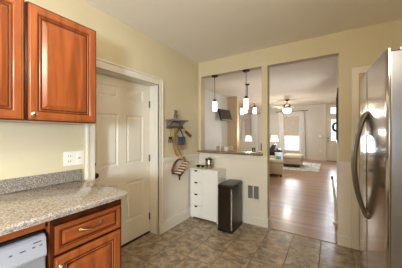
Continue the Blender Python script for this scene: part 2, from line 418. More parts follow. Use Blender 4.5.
# door_1: six panel door set back in the left wall
d1 = bpy.data.objects.new('door_1', None); col.objects.link(d1); d1.location = (-0.17, -1.41, 0.012); d1['kind'] = 'structure'
X = -0.15
ys = [-1.842, -1.73, -1.47, -1.36, -1.10, -0.988]; zs = [0.02, 0.27, 0.745, 0.96, 1.55, 1.735, 1.87, 1.962]
b = MB(); b.box(-0.19, X - 0.012, -1.842, -0.988, 0.02, 1.962)
for y_0, y_1 in ((ys[0], ys[1]), (ys[2], ys[3]), (ys[4], ys[5])): b.box(X - 0.02, X, y_0, y_1, 0.02, 1.962)
for z_0, z_1 in ((zs[0], zs[1]), (zs[2], zs[3]), (zs[4], zs[5]), (zs[6], zs[7])):
    for y_0, y_1 in ((ys[1], ys[2]), (ys[3], ys[4])): b.box(X - 0.02, X, y_0, y_1, z_0, z_1)
b.build('leaf', M['door'], d1)
for z_0, z_1 in ((zs[1], zs[2]), (zs[3], zs[4]), (zs[5], zs[6])):
    for y_0, y_1 in ((ys[1], ys[2]), (ys[3], ys[4])):
        MB().loft_panel((X - 0.012, y_0, z_0), (0, 1, 0), (0, 0, 1), (1, 0, 0), y_1 - y_0, z_1 - z_0,
                        [(0, -0.002), (0, 0.010), (0.008, 0.006), (0.014, 0.001), (0.020, 0.001), (0.040, 0.010)]).build('raised_panel', M['door'], d1)
for z in (0.22, 1.0, 1.72):
    MB().box(X - 0.004, X + 0.012, -1.0, -0.984, z - 0.045, z + 0.045, 0.004).build('hinge', M['hinge'], d1)
kb = MB().lathe([(0.028, 0), (0.028, 0.006), (0.011, 0.010), (0.011, 0.035), (0.026, 0.045), (0.029, 0.058), (0.020, 0.070), (0.002, 0.072)], (X, -1.765, 0.90), 16, 'X').build('door_knob', M['bronze'], d1, True)
MB().lathe([(0.026, 0), (0.026, 0.008), (0.018, 0.014), (0.002, 0.015)], (X, -1.765, 1.01), 16, 'X').build('deadbolt', M['bronze'], d1, True)
struct('trim_9', MB().box(-0.2, X + 0.012, -1.845, -0.985, 0.0, 0.016), M['bronze'])          # door sweep and sill

# door_2: cased door beside the refrigerator
b = MB(); b.box(2.125, 2.19, -0.024, 0, 0, 2.085, 0.003).box(2.125, 2.88, -0.024, 0, 2.015, 2.085, 0.003).box(2.82, 2.88, -0.024, 0, 0, 2.085, 0.003)
struct('trim_10', b, M['white'])
d2 = MB().box(2.19, 2.82, -0.011, -0.001, 0.0, 2.015).build('door_2', M['tan'], kind='structure')

# ------------------------------------------------------------------ granite counter and cabinets
def rounded_rect(x0, x1, y0, y1, r, z):
    pts = []
    for cx, cy, a0, rr in ((x1 - r[0], y1 - r[0], 0, r[0]), (x0 + r[1], y1 - r[1], 90, r[1]), (x0 + r[2], y0 + r[2], 180, r[2]), (x1 - r[3], y0 + r[3], 270, r[3])):
        for k in range(6):
            a = math.radians(a0 + 90 * k / 5); pts.append(Vector((cx + rr * math.cos(a), cy + rr * math.sin(a), z)))
    return pts
b = MB()
prof = [(0.0, 0.877), (0.0, 0.885), (-0.004, 0.893), (-0.004, 0.900), (0.0, 0.908), (0.006, 0.912)]
rs = []
for ins, z in prof:
    i = max(ins, -0.004)
    rs.append(rounded_rect(0.0 + 0.001, 0.695 - i, -3.09, -1.985 - i, (0.05, 0.002, 0.002, 0.002), z))
b.rings(rs)
tag(b.build('countertop', M['granite'], smooth=True), 'speckled beige granite countertop over the cherry base cabinet and dishwasher', 'countertop')
tag(MB().box(0.0005, 0.022, -3.09, -1.965, 0.912, 1.008, 0.003).build('backsplash', M['granite_shaded'], smooth=False), 'low speckled granite backsplash strip with shade in its gray color, standing against the cream wall', 'backsplash')

LOOP = [(0, -0.020), (0, -0.006), (0.003, -0.003), (0.010, -0.003), (0.013, 0), (0.046, 0), (0.053, -0.006), (0.058, -0.006), (0.062, -0.002), (0.067, -0.010), (0.076, -0.010), (0.100, -0.0015), (0.103, -0.001)]
def panel_door(name, parent, x, y0, y1, z0, z1, sub=None, k=1.0):
    loops = [(i * (k if i > 0.003 else 1), d) for i, d in LOOP]
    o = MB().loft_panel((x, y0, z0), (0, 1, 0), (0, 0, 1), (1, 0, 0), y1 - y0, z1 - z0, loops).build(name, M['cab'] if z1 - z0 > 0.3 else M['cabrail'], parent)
    # thin dark glazed bead running round the raised field
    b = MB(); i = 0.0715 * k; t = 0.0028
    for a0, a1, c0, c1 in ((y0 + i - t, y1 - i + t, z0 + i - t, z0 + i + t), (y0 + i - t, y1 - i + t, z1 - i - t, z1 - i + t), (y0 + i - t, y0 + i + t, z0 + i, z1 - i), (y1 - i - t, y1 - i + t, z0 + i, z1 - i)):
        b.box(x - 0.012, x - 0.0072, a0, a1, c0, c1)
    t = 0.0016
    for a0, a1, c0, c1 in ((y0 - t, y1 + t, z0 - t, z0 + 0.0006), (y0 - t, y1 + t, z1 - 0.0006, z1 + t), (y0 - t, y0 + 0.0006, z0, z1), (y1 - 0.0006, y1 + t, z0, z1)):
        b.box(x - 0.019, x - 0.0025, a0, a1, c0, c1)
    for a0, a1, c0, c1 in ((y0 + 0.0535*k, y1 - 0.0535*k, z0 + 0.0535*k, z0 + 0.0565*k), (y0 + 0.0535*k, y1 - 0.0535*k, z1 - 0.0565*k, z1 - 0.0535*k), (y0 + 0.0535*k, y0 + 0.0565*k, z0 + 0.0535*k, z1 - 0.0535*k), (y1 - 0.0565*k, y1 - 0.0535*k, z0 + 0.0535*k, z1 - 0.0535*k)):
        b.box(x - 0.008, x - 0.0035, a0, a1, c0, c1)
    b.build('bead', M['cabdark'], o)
    return o
def knob(parent, x, y, z):
    return MB().lathe([(0.010, 0), (0.006, 0.004), (0.005, 0.012), (0.013, 0.018), (0.015, 0.024), (0.010, 0.029), (0.001, 0.030)], (x, y, z), 14, 'X').build('knob', M['nickel'], parent, True)

def wall_cabinet(y0, y1, label, knob_y):
    t = thing('wall_cabinet', (0.17, (y0 + y1) / 2, 1.405), label, 'cabinet', 'cherry wall cabinets')
    MB().box(0.001, 0.329, y0, y1, 1.405, 2.14, 0.002).build('body', M['cab'], t)
    b = MB()
    b.box(0.329, 0.3305, y0 + 0.001, y1 - 0.001, 1.406, 2.139)
    b.build('face_edge', M['cabdark'], t)
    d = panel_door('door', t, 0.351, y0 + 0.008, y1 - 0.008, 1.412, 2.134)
    if knob_y: knob(d, 0.351, knob_y, 1.447)
    return t
wall_cabinet(-2.470, -2.023, 'glossy cherry wall cabinet with raised panel door, the whole one nearest the white door', -2.438)
wall_cabinet(-2.930, -2.473, 'glossy cherry wall cabinet cut off by the left edge of the photo', -2.895)

bc = thing('base_cabinet', (0.31, -2.23, 0), 'cherry base cabinet with one drawer over a door under the granite counter', 'cabinet')
b = MB(); b.box(0.03, 0.618, -2.455, -2.000, 0.10, 0.876, 0.002).box(0.03, 0.55, -2.455, -2.0, 0.0, 0.10)
b.build('body', M['cab'], bc)
MB().box(0.6182, 0.6195, -2.454, -2.001, 0.105, 0.875).build('face_edge', M['cabdark'], bc)
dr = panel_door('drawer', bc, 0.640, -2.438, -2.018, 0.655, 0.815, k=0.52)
pts = []
for i in range(13):
    a = i / 12; pts.append((0.640 + 0.028 * math.sin(PI * a) ** 0.6, -2.298 + 0.13 * a, 0.748 - 0.010 * math.sin(PI * a)))
b = MB().tube(pts, [0.0065 - 0.002 * math.sin(PI * i / 12) for i in range(13)], 8)
for e in (pts[0], pts[-1]): b.ball((0.643, e[1], e[2]), 0.005, 0.011, 0.008, 10)
b.build('handle', M['nickel'], dr, True)
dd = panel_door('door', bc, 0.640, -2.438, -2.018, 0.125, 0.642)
knob(dd, 0.640, -2.408, 0.585)

dw = thing('dishwasher', (0.31, -2.77, 0), 'light gray dishwasher with a sloping control panel left of the cherry drawer', 'dishwasher')
MB().box(0.03, 0.595, -3.07, -2.470, 0.10, 0.80, 0.004).build('tub', M['blackplastic'], dw)
MB().box(0.595, 0.628, -3.068, -2.474, 0.12, 0.672, 0.006).build('door', M['dwdoor'], dw)
b = MB(); pr_ = [(0.595, 0.676), (0.640, 0.676), (0.646, 0.690), (0.634, 0.775), (0.618, 0.790), (0.595, 0.790)]
b.rings([[Vector((x, y, z)) for x, z in pr_] for y in (-3.068, -2.474)])
cp = b.build('control_panel', M['dw'], dw, bev=0.004)
for i, (yy, zz, wv) in enumerate(((-2.50, 0.745, 0.012), (-2.53, 0.745, 0.012), (-2.575, 0.745, 0.022), (-2.515, 0.765, 0.034), (-2.62, 0.745, 0.012))):
    x = 0.6375 + (0.775 - zz) * 0.142 - 0.0035
    MB().box(x, x + 0.002, yy - wv / 2, yy + wv / 2, zz - 0.003, zz + 0.003).build('button', M['gray'], cp)
tag(MB().box(0.03, 0.612, -3.09, -2.470, 0.815, 0.876, 0.002).build('cabinet_rail', M['cabrail']), 'narrow cherry wood rail under the granite above the dishwasher', 'rail')

# outlet plate on the cream wall
ou = thing('wall_outlet', (0.003, -2.025, 1.108), 'white double gang outlet and switch plate on the wall above the counter', 'outlet')
MB().box(0.0005, 0.007, -2.108, -1.942, 1.048, 1.170, 0.003).build('plate', M['plastic'], ou)
for yc in (-2.066,):
    for zc in (1.086, 1.132):
        s_ = MB().box(0.007, 0.010, yc - 0.022, yc + 0.022, zc - 0.017, zc + 0.017, 0.002).build('socket', M['plastic'], ou)
        b = MB(); b.box(0.010, 0.0106, yc - 0.010, yc - 0.006, zc - 0.006, zc + 0.007).box(0.010, 0.0106, yc + 0.006, yc + 0.010, zc - 0.006, zc + 0.007)
        b.build('slot', M['slot'], s_)
MB().box(0.007, 0.010, -2.006, -1.960, 1.060, 1.158, 0.002).build('rocker', M['plastic'], ou)
b = MB(); b.box(0.010, 0.0108, -1.992, -1.974, 1.104, 1.114); b.build('switch_button', M['slot'], ou)

# ------------------------------------------------------------------ key rack and what hangs on it
kr = thing('key_rack', (0.05, -0.645, 1.39), 'gray weathered wooden key rack with a shelf and hooks on the cream wall', 'rack')
MB().box(0.0005, 0.020, -0.825, -0.47, 1.395, 1.505, 0.003).build('back_board', M['graywood'], kr)
MB().box(0.0005, 0.125, -0.845, -0.465, 1.505, 1.524, 0.003).build('shelf', M['graywood'], kr)
for y in (-0.79, -0.505):
    b = MB(); b.rings([[Vector((0.02, y + s, 1.504)), Vector((0.10, y + s, 1.504)), Vector((0.05, y + s, 1.475)), Vector((0.02, y + s, 1.43))] for s in (-0.009, 0.009)])
    b.build('bracket', M['graywood'], kr)
hooks = [-0.785, -0.725, -0.665, -0.605, -0.545, -0.49]
for y in hooks:
    pts = [(0.020, y, 1.435), (0.030, y, 1.433), (0.040, y, 1.422), (0.042, y, 1.408), (0.050, y, 1.403), (0.058, y, 1.412)]
    MB().tube(pts, 0.0042, 6).ball((0.0585, y, 1.414), 0.006, n=8).build('hook', M['key'], kr, True)
# pewter figure on the shelf
b = MB().lathe([(0.030, 0), (0.030, 0.010), (0.020, 0.014), (0.024, 0.040), (0.026, 0.062), (0.014, 0.082), (0.010, 0.088)], (0.07, -0.705, 1.5245), 14)
b.ball((0.074, -0.705, 1.5245 + 0.108), 0.021, 0.020, 0.024, 12).ball((0.094, -0.705, 1.628), 0.010, 0.008, 0.007, 8)
b.ball((0.066, -0.719, 1.652), 0.006, 0.005, 0.012, 8).ball((0.066, -0.691, 1.652), 0.006, 0.005, 0.012, 8)
b.tube([(0.082, -0.728, 1.60), (0.094, -0.732, 1.575), (0.100, -0.716, 1.56)], 0.007, 6).tube([(0.082, -0.682, 1.60), (0.094, -0.678, 1.575), (0.100, -0.694, 1.56)], 0.007, 6)
tag(b.build('figurine', M['silverfig'], smooth=True), 'small dark pewter animal figurine standing on the key rack shelf', 'figurine')
# keys
ks = thing('key_bunch', (0.045, -0.782, 1.22), 'bunch of dark keys hanging at the left end of the rack', 'keys')
ring = [(0.046, -0.785 + 0.020 * math.sin(2 * PI * i / 16), 1.386 + 0.024 * math.cos(2 * PI * i / 16)) for i in range(17)]
MB().tube(ring, 0.002, 6, up=(1, 0, 0)).build('ring', M['key'], ks, True)
MB().tube([(0.044, -0.785, 1.364), (0.044, -0.784, 1.29)], 0.003, 6).build('chain', M['key'], ks, True)
for i, dy in enumerate((-0.022, 0.0, 0.020)):
    b = MB(); x = 0.034 + 0.009 * i; z = 1.285
    b.box(x, x + 0.004, -0.785 + dy * 0.6 - 0.012, -0.785 + dy * 0.6 + 0.012, z - 0.035, z, 0.0015).box(x, x + 0.004, -0.785 + dy - 0.005, -0.785 + dy + 0.005, z - 0.085, z - 0.03)
    b.build('key', M['key'], ks)
# olive lanyard
b = MB()
L = [(0.046, -0.725, 1.410), (0.044, -0.740, 1.36), (0.040, -0.742, 1.29), (0.038, -0.726, 1.235), (0.038, -0.712, 1.29), (0.042, -0.710, 1.36), (0.047, -0.722, 1.411)]
b.tube(L, 0.006, 8, flat=(0.003, 0.008))
tag(b.build('lanyard', M['lime'], smooth=True), 'olive yellow lanyard looped over a hook beside the blue pouch', 'lanyard')
# blue pouch with leather bottom
bp_ = thing('hanging_pouch', (0.05, -0.57, 1.15), 'slate blue fabric pouch with a tan leather bottom hanging from the rack', 'bag')
def pouch(z0, z1, w0, w1, t, yc=-0.572, xc=0.078, n=14):
    rs = []
    for k in range(5):
        a = k / 4; z = z0 + (z1 - z0) * a; w_ = w0 + (w1 - w0) * a; tt = t * (1 - 0.5 * a)
        rs.append([Vector((xc + tt * math.cos(2 * PI * i / n), yc + w_ * math.sin(2 * PI * i / n), z)) for i in range(n)])
    return MB().rings(rs)
pouch(1.165, 1.285, 0.092, 0.080, 0.030).build('pouch_body', M['blue'], bp_, True)
pouch(1.095, 1.165, 0.070, 0.094, 0.030).build('pouch_bottom', M['leather'], bp_, True)
b = MB().tube([(0.060, -0.648, 1.275), (0.056, -0.635, 1.35), (0.054, -0.605, 1.4065), (0.056, -0.55, 1.36), (0.060, -0.505, 1.275)], 0.006, 8, flat=(0.003, 0.013))
b.build('strap', M['brownleather'], bp_, True)
# flap case: small dark leather case sticking out to the right
fc = thing('leather_case', (0.07, -0.44, 1.27), 'small brown and cream leather case jutting out at the right of the rack', 'case')
R_ = Matrix.Rotation(math.radians(-28), 4, 'X')
b = MB().box(-0.012, 0.012, -0.085, 0.085, -0.022, 0.022, 0.006)
for v in b.bm.verts: v.co = R_ @ v.co + Vector((0.112, -0.46, 1.325))
b.build('case_body', M['brownleather'], fc)
b = MB().box(-0.010, 0.010, -0.075, 0.06, 0.0235, 0.034, 0.003)
for v in b.bm.verts: v.co = R_ @ v.co + Vector((0.112, -0.46, 1.325))
b.build('flap', M['cream_fab'], fc)
MB().tube([(0.10, -0.50, 1.352), (0.075, -0.495, 1.39), (0.054, -0.49, 1.409)], 0.004, 6).build('cord', M['key'], fc, True)
# tan leash and striped harness
b = MB()
b.tube([(0.0545, -0.668, 1.4075), (0.036, -0.690, 1.36), (0.018, -0.690, 1.25), (0.016, -0.675, 1.12), (0.024, -0.64, 1.04), (0.036, -0.60, 0.985), (0.038, -0.585, 0.955)], 0.01, 8, flat=(0.005, 0.016), up=(1, 0, 0))
b.tube([(0.0545, -0.660, 1.4075), (0.022, -0.645, 1.33), (0.014, -0.615, 1.20), (0.016, -0.575, 1.09), (0.026, -0.535, 1.02), (0.036, -0.545, 0.975), (0.038, -0.575, 0.950)], 0.01, 8, flat=(0.005, 0.016), up=(1, 0, 0))
tag(b.build('leash', M['leather'], smooth=True), 'long tan leather leash hanging down the wall from the key rack', 'leash')
hn = thing('dog_harness', (0.07, -0.58, 0.72), 'brown and cream striped dog harness dangling at the lower end of the leash', 'harness')
MB().tube([(0.068, -0.47, 0.905), (0.082, -0.53, 0.865), (0.086, -0.62, 0.80), (0.076, -0.70, 0.755)], 0.02, 8, flat=(0.010, 0.062), up=(1, 0, 0)).build('chest_band', M['stripe'], hn, True)
MB().tube([(0.060, -0.455, 0.90), (0.066, -0.48, 0.83), (0.066, -0.55, 0.755), (0.062, -0.62, 0.71)], 0.02, 8, flat=(0.007, 0.028), up=(1, 0, 0)).build('belly_band', M['brownleather'], hn, True)
MB().tube([(0.060, -0.56, 0.945), (0.052, -0.63, 0.955), (0.048, -0.70, 0.90), (0.048, -0.745, 0.82), (0.056, -0.74, 0.76)], 0.01, 8, flat=(0.006, 0.024), up=(1, 0, 0)).build('shoulder_strap', M['brownleather'], hn, True)
MB().tube([(0.062, -0.53, 0.95), (0.056, -0.50, 0.99), (0.050, -0.47, 0.95), (0.055, -0.45, 0.88)], 0.01, 8, flat=(0.006, 0.018), up=(1, 0, 0)).build('neck_strap', M['leather'], hn, True)
MB().tube([(0.060, -0.60, 0.735), (0.056, -0.595, 0.70), (0.054, -0.60, 0.655)], 0.008, 8, flat=(0.004, 0.014), up=(1, 0, 0)).build('tail_strap', M['key'], hn, True)

# ------------------------------------------------------------------ white drawer cabinet and what stands on it
dc = thing('drawer_cabinet', (0.28, -0.17, 0), 'white cabinet with four notched drawers and one door in the corner under the bar', 'cabinet')
b = MB(); b.box(0.044, 0.528, -0.290, -0.034, 0.03, 0.765, 0.002)
for x in (0.05, 0.50):
    b.box(x, x + 0.022, -0.285, -0.045, 0, 0.03)
b.build('body', M['plastic'], dc)
MB().box(0.036, 0.536, -0.318, -0.034, 0.765, 0.785, 0.003).build('top', M['plastic'], dc)
for i in range(4):
    z0 = 0.035 + 0.1835 * i; z1 = z0 + 0.180
    d_ = MB().box(0.046, 0.258, -0.308, -0.2905, z0, z1, 0.003).build('drawer', M['plastic'], dc)
    ar = [Vector((0.150 + 0.030 * math.cos(a), -0.3085, z1 - 0.003 - 0.024 * math.sin(a))) for a in [PI * k / 10 for k in range(11)]]
    MB().rings([ar, [p + Vector((0, -0.0015, 0)) for p in ar]]).build('notch', M['blackplastic'], d_)
MB().box(0.261, 0.526, -0.308, -0.2905, 0.035, 0.763, 0.003).build('door', M['plastic'], dc)

can = thing('canister', (0.36, -0.15, 0.785), 'brushed metal canister with a lid on the white drawer cabinet', 'canister')
cx, cy = 0.315, -0.19
MB().lathe([(0.053, 0), (0.055, 0.004), (0.055, 0.128), (0.053, 0.131)], (cx, cy, 0.7855), 24).build('body', M['steel'], can, True)
MB().lathe([(0.057, 0.1315), (0.057, 0.150), (0.053, 0.156), (0.012, 0.158), (0.012, 0.166), (0.008, 0.170)], (cx, cy, 0.7855), 24).build('lid', M['steeldark'], can, True)
MB().tube([(cx + 0.055, cy - 0.01, 0.895), (cx + 0.085, cy - 0.015, 0.89), (cx + 0.088, cy - 0.015, 0.85), (cx + 0.055, cy - 0.01, 0.835)], 0.005, 6).build('handle', M['steeldark'], can, True)
for (bx_, by_, lb, mm) in ((0.105, -0.17, 'small dark metal bowl at the left on the white drawer cabinet', 'bronze'), (0.178, -0.145, 'small dark metal bowl nearest the canister on the white drawer cabinet', 'bronze')):
    b = MB().lathe([(0.020, 0), (0.022, 0.004), (0.034, 0.022), (0.038, 0.034), (0.036, 0.034), (0.030, 0.020), (0.010, 0.008)], (bx_, by_, 0.7855), 18)
    tag(b.build('bowl', M[mm], smooth=True), lb, 'bowl')

# step-on waste bin
sb_ = thing('waste_bin', (0.705, -0.25, 0), 'tall slim dark steel pedal bin beside the white drawer cabinet', 'bin')
b = MB(); rs = [rounded_rect(0.602, 0.812, -0.452, -0.050, (0.02, 0.02, 0.02, 0.02), z) for z in (0.035, 0.590)]; b.rings(rs)
b.build('body', M['steeldark'], sb_, True)
MB().rings([rounded_rect(0.598, 0.816, -0.456, -0.046, (0.02,) * 4, z) for z in (0.0, 0.035)]).build('base', M['blackplastic'], sb_, True)
MB().rings([rounded_rect(0.599, 0.815, -0.455, -0.047, (0.02,) * 4, z) for z in (0.590, 0.605)]).build('rim', M['blackplastic'], sb_, True)
MB().rings([rounded_rect(0.600 + i, 0.814 - i, -0.454 + i, -0.048 - i, (0.02,) * 4, z) for i, z in ((0, 0.6055), (0.0, 0.625), (0.008, 0.634), (0.05, 0.637))]).build('lid', M['steeldark'], sb_, True)
MB().box(0.794, 0.8135, -0.4535, -0.436, 0.035, 0.590, 0.004).build('edge_strip', M['chrome'], sb_)
MB().box(0.645, 0.765, -0.498, -0.452, 0.006, 0.022, 0.005).build('pedal', M['chrome'], sb_)

# return air grille
vg = thing('vent_grille', (0.96, -0.012, 0.35), 'white return air vent grille low on the half wall right of the pedal bin', 'vent')
b = MB(); x0, x1, z0, z1 = 0.855, 1.068, 0.352, 0.592
b.box(x0, x0 + 0.026, -0.020, -0.0105, z0, z1, 0.002).box(x1 - 0.026, x1, -0.020, -0.0105, z0, z1, 0.002).box(x0, x1, -0.020, -0.0105, z0, z0 + 0.026, 0.002).box(x0, x1, -0.020, -0.0105, z1 - 0.026, z1, 0.002)
b.box((x0 + x1) / 2 - 0.007, (x0 + x1) / 2 + 0.007, -0.019, -0.0105, z0, z1)
b.build('frame', M['white'], vg)
MB().box(x0 + 0.02, x1 - 0.02, -0.0125, -0.0105, z0 + 0.02, z1 - 0.02).build('backing', M['slot'], vg)
b = MB()
for i in range(13):
    z = z0 + 0.034 + i * 0.0142
    b.rings([[Vector((x, -0.018, z - 0.004)), Vector((x, -0.0165, z - 0.004)), Vector((x, -0.0125, z + 0.005)), Vector((x, -0.014, z + 0.005))] for x in (x0 + 0.026, x1 - 0.026)])
b.build('slats', M['grille'], vg)

# granite bar ledge
b = MB().box(0.003, 1.098, -0.045, 0.20, 1.0105, 1.045, 0.006, 3)
for v in b.bm.verts:
    pass
bl = b.build('bar_ledge', M['ledge'])
tag(bl, 'brown granite bar ledge capping the half wall under the opening', 'ledge')

# ------------------------------------------------------------------ refrigerator
fr = thing('refrigerator', (2.5, -1.155, 0), 'stainless steel side by side refrigerator with bowed handles at the right edge', 'refrigerator')
YN, YFR = -1.630, -0.680; ZT = 1.74
MB().box(2.162, 2.885, YN + 0.004, YFR - 0.004, 0.05, ZT - 0.012, 0.006).build('cabinet', M['fridgeside'], fr)
MB().box(2.19, 2.80, YN + 0.02, YFR - 0.02, 0.0, 0.05).build('base_grille', M['blackplastic'], fr)
def fridge_door(ya, yb, near_r, far_r):
    n = 24; pts = []
    W = yb - ya
    for i in range(n + 1):
        a = i / n; y = ya + W * a
        x = 2.122 + 0.088 * (y + 1.06) ** 2
        e = min((y - ya) / near_r, 1.0); x += near_r * 0.75 * (1 - math.sqrt(max(0, 1 - (1 - e) ** 2)))
        e = min((yb - y) / far_r, 1.0); x += far_r * 0.75 * (1 - math.sqrt(max(0, 1 - (1 - e) ** 2)))
        pts.append((x, y))
    pts += [(2.160, yb), (2.160, ya)]
    b = MB(); b.rings([[Vector((x, y, z)) for x, y in pts] for z in (0.075, ZT)])
    return b
SEAM = -1.185
dn = fridge_door(YN, SEAM - 0.003, 0.006, 0.006).build('door', M['steel'], fr, True)
df = fridge_door(SEAM + 0.003, YFR, 0.008, 0.02).build('door', M['steel'], fr, True)
for par, y in ((df, SEAM + 0.045), (dn, SEAM - 0.045)):
    pts = []
    for i in range(25):
        a = i / 24; z = 0.775 + (1.462 - 0.775) * a
        pts.append((2.120 - 0.066 * math.sin(PI * a) ** 0.75, y, z))
    b = MB().tube(pts, 0.012, 10, flat=(0.020, 0.014), up=(1, 0, 0))
    for z in (0.785, 1.452): b.ball((2.121, y, z), 0.012, 0.017, 0.024, 10)
    b.build('handle', M['handle'], par, True)
for y in (YN + 0.05, YFR - 0.06): MB().box(2.20, 2.32, y - 0.03, y + 0.03, ZT - 0.0115, ZT + 0.006, 0.003).build('hinge_cover', M['fridgeside'], fr)

# ------------------------------------------------------------------ lights hanging over the bar and the table
def pendant(x, y, label):
    t = thing('pendant_lamp', (x, y, 2.295), label, 'lamp', 'pendant lamps over the bar')
    MB().lathe([(0.058, 0), (0.058, -0.008), (0.050, -0.020), (0.012, -0.026), (0.006, -0.04)], (x, y, 2.2945), 20).build('canopy', M['bronze'], t, True)
    MB().tube([(x, y, 2.27), (x, y, 1.885)], 0.0045, 8).build('rod', M['bronze'], t, True)
    MB().lathe([(0.008, 1.905), (0.024, 1.895), (0.030, 1.872), (0.030, 1.862)], (x, y, 0), 16).build('socket', M['bronze'], t, True)
    MB().lathe([(0.026, 1.862), (0.036, 1.856), (0.038, 1.84), (0.038, 1.712), (0.035, 1.706), (0.002, 1.708)], (x, y, 0), 20).build('shade', M['lampglass'], t, True)
    return t
pendant(0.283, 0.06, 'bronze pendant lamp with lit white glass cylinder at the left of the opening')
pendant(0.826, 0.06, 'bronze pendant lamp with lit white cylinder nearest the post, before the chandelier')

CX, CY = -0.17, 2.93
ch = thing('chandelier', (CX, CY, H2), 'bronze scroll arm chandelier with lit white shades behind the right pendant', 'chandelier')
MB().lathe([(0.07, 0), (0.07, -0.012), (0.05, -0.035), (0.012, -0.045)], (CX, CY, H2 - 0.0005), 20).build('canopy', M['bronze'], ch, True)
b = MB().tube([(CX, CY, H2 - 0.04), (CX, CY, 2.42)], 0.007, 8)
for i in range(8): b.ball((CX, CY, H2 - 0.07 - i * 0.04), 0.013, 0.013, 0.02, 8)
b.build('chain', M['bronze'], ch, True)
MB().lathe([(0.006, 2.44), (0.022, 2.41), (0.034, 2.36), (0.018, 2.30), (0.026, 2.24), (0.040, 2.19), (0.026, 2.13), (0.010, 2.09), (0.014, 2.07), (0.002, 2.05)], (CX, CY, 0), 16).build('column', M['bronze'], ch, True)
for i in range(3):
    a = math.radians(36 + 120 * i); ca, sa = math.cos(a), math.sin(a)
    P = [(0.02, 2.17), (0.07, 2.11), (0.13, 2.10), (0.19, 2.14), (0.225, 2.20), (0.215, 2.24), (0.185, 2.235), (0.18, 2.205)]
    ar = MB().tube([(CX + r * ca, CY + r * sa, z) for r, z in P], 0.007, 8).build('arm', M['bronze'], ch, True)
    lx, ly = CX + 0.225 * ca, CY + 0.225 * sa
    MB().lathe([(0.010, 2.18), (0.030, 2.15), (0.030, 2.112)], (lx, ly, 0), 14).build('socket', M['bronze'], ar, True)
    MB().lathe([(0.03, 2.112), (0.046, 2.105), (0.050, 2.05), (0.052, 1.935), (0.045, 1.93), (0.002, 1.932)], (lx, ly, 0), 18).build('shade', M['lampglass'], ar, True)

# ceiling fan
FX, FY = 0.33, 6.5
fn = thing('ceiling_fan', (FX, FY, H2), 'nickel ceiling fan with a lit bowl light in the far living room', 'fan')
MB().lathe([(0.075, 0), (0.075, -0.02), (0.045, -0.06), (0.018, -0.065)], (FX, FY, H2 - 0.0005), 20).build('canopy', M['bronze'], fn, True)
MB().tube([(FX, FY, H2 - 0.06), (FX, FY, 2.60)], 0.013, 8).build('rod', M['bronze'], fn, True)
MB().lathe([(0.02, 2.62), (0.11, 2.605), (0.15, 2.56), (0.145, 2.47), (0.10, 2.44), (0.085, 2.41)], (FX, FY, 0), 20).build('motor', M['hinge'], fn, True)
MB().lathe([(0.10, 2.41), (0.175, 2.395), (0.185, 2.35), (0.15, 2.27), (0.08, 2.215), (0.005, 2.205)], (FX, FY, 0), 20).build('bowl_light', M['fanglass'], fn, True)
for i in range(5):
    a = math.radians(-8 + 72 * i); R2 = Matrix.Rotation(a, 4, 'Z') @ Matrix.Translation((0, 0, 2.50)) @ Matrix.Rotation(math.radians(9), 4, 'X')
    b = MB().box(0.20, 0.62, -0.062, 0.062, -0.004, 0.004, 0.003).box(0.11, 0.22, -0.018, 0.018, -0.005, 0.005)
    for v in b.bm.verts: v.co = R2 @ v.co + Vector((FX, FY, 0))
    b.build('blade', M['cream_fab'], fn)

# ------------------------------------------------------------------ far windows, curtains, front door
def window(name, W, shade_z):
    x0, x1, z0, z1 = W
    t = bpy.data.objects.new(name, None); col.objects.link(t); t.location = ((x0 + x1) / 2, YF, z0); t['kind'] = 'structure'
    b = MB(); zm = (z0 + z1) / 2 - 0.1
    for a in (x0, x1 - 0.045): b.box(a, a + 0.045, YF + 0.07, YF + 0.12, z0, z1)
    for zz in (z0, zm - 0.02, z1 - 0.045): b.box(x0, x1, YF + 0.07, YF + 0.12, zz, zz + 0.045)
    b.build('frame', M['white'], t)
    MB().box(x0 + 0.04, x1 - 0.04, YF + 0.092, YF + 0.097, z0 + 0.04, z1 - 0.04).build('pane', M['glass'], t)
    b = MB()
    for a in (x0 - 0.09, x1): b.box(a, a + 0.09, YF - 0.022, YF, z0 - 0.02, z1 + 0.09, 0.003)
    b.box(x0 - 0.09, x1 + 0.09, YF - 0.022, YF, z1, z1 + 0.09, 0.003).box(x0 - 0.12, x1 + 0.12, YF - 0.055, YF + 0.06, z0 - 0.045, z0, 0.004)
    b.build('casing', M['white'], t)
    MB().box(x0 + 0.012, x1 - 0.012, YF + 0.022, YF + 0.026, shade_z, z1 - 0.02).build('roller_shade', M['roller'], t)
    b = MB()
    z = z0 + 0.03
    while z < shade_z:
        b.rings([[Vector((x, YF + 0.030, z)), Vector((x, YF + 0.032, z + 0.001)), Vector((x, YF + 0.052, z + 0.013)), Vector((x, YF + 0.050, z + 0.012))] for x in (x0 + 0.02, x1 - 0.02)])
        z += 0.042
    b.build('blind', M['slatwhite'], t)
window('window_1', W1, 1.22); window('window_2', W2, 0.62)
def curtain(xa, xb, xa2, xb2, label):
    b = MB(); n = 48; lo = []; hi = []
    rows = []
    for k in range(7):
        f = k / 6; z = 2.50 - f * 2.44
        l = xa + (xa2 - xa) * f; r = xb + (xb2 - xb) * f; A = 0.022 + 0.012 * f
        rows.append([(l + (r - l) * i / n, YF - 0.10 + A * math.sin(i / n * 2 * PI * 5.5 + f), z) for i in range(n + 1)])
    rings = []
    for row in rows: rings.append([Vector(p) for p in row] + [Vector((p[0], p[1] + 0.004, p[2])) for p in reversed(row)])
    b.rings(rings)
    o = b.build('curtain', M['sheer'], smooth=True); tag(o, label, 'curtain', 'white floor length curtains on the far wall'); return o
curtain(-0.50, -0.26, -0.42, -0.15, 'white floor length curtain left of the fan side window with the bright blind')
curtain(0.56, 0.76, 0.57, 0.84, 'white floor length curtain right of the window behind the ottoman')
curtain(-2.98, -2.55, -2.95, -2.48, 'white curtain seen through the bar opening, left of the shaded window')
curtain(-2.02, -1.66, -1.98, -1.60, 'white curtain seen through the bar opening just left of the post')
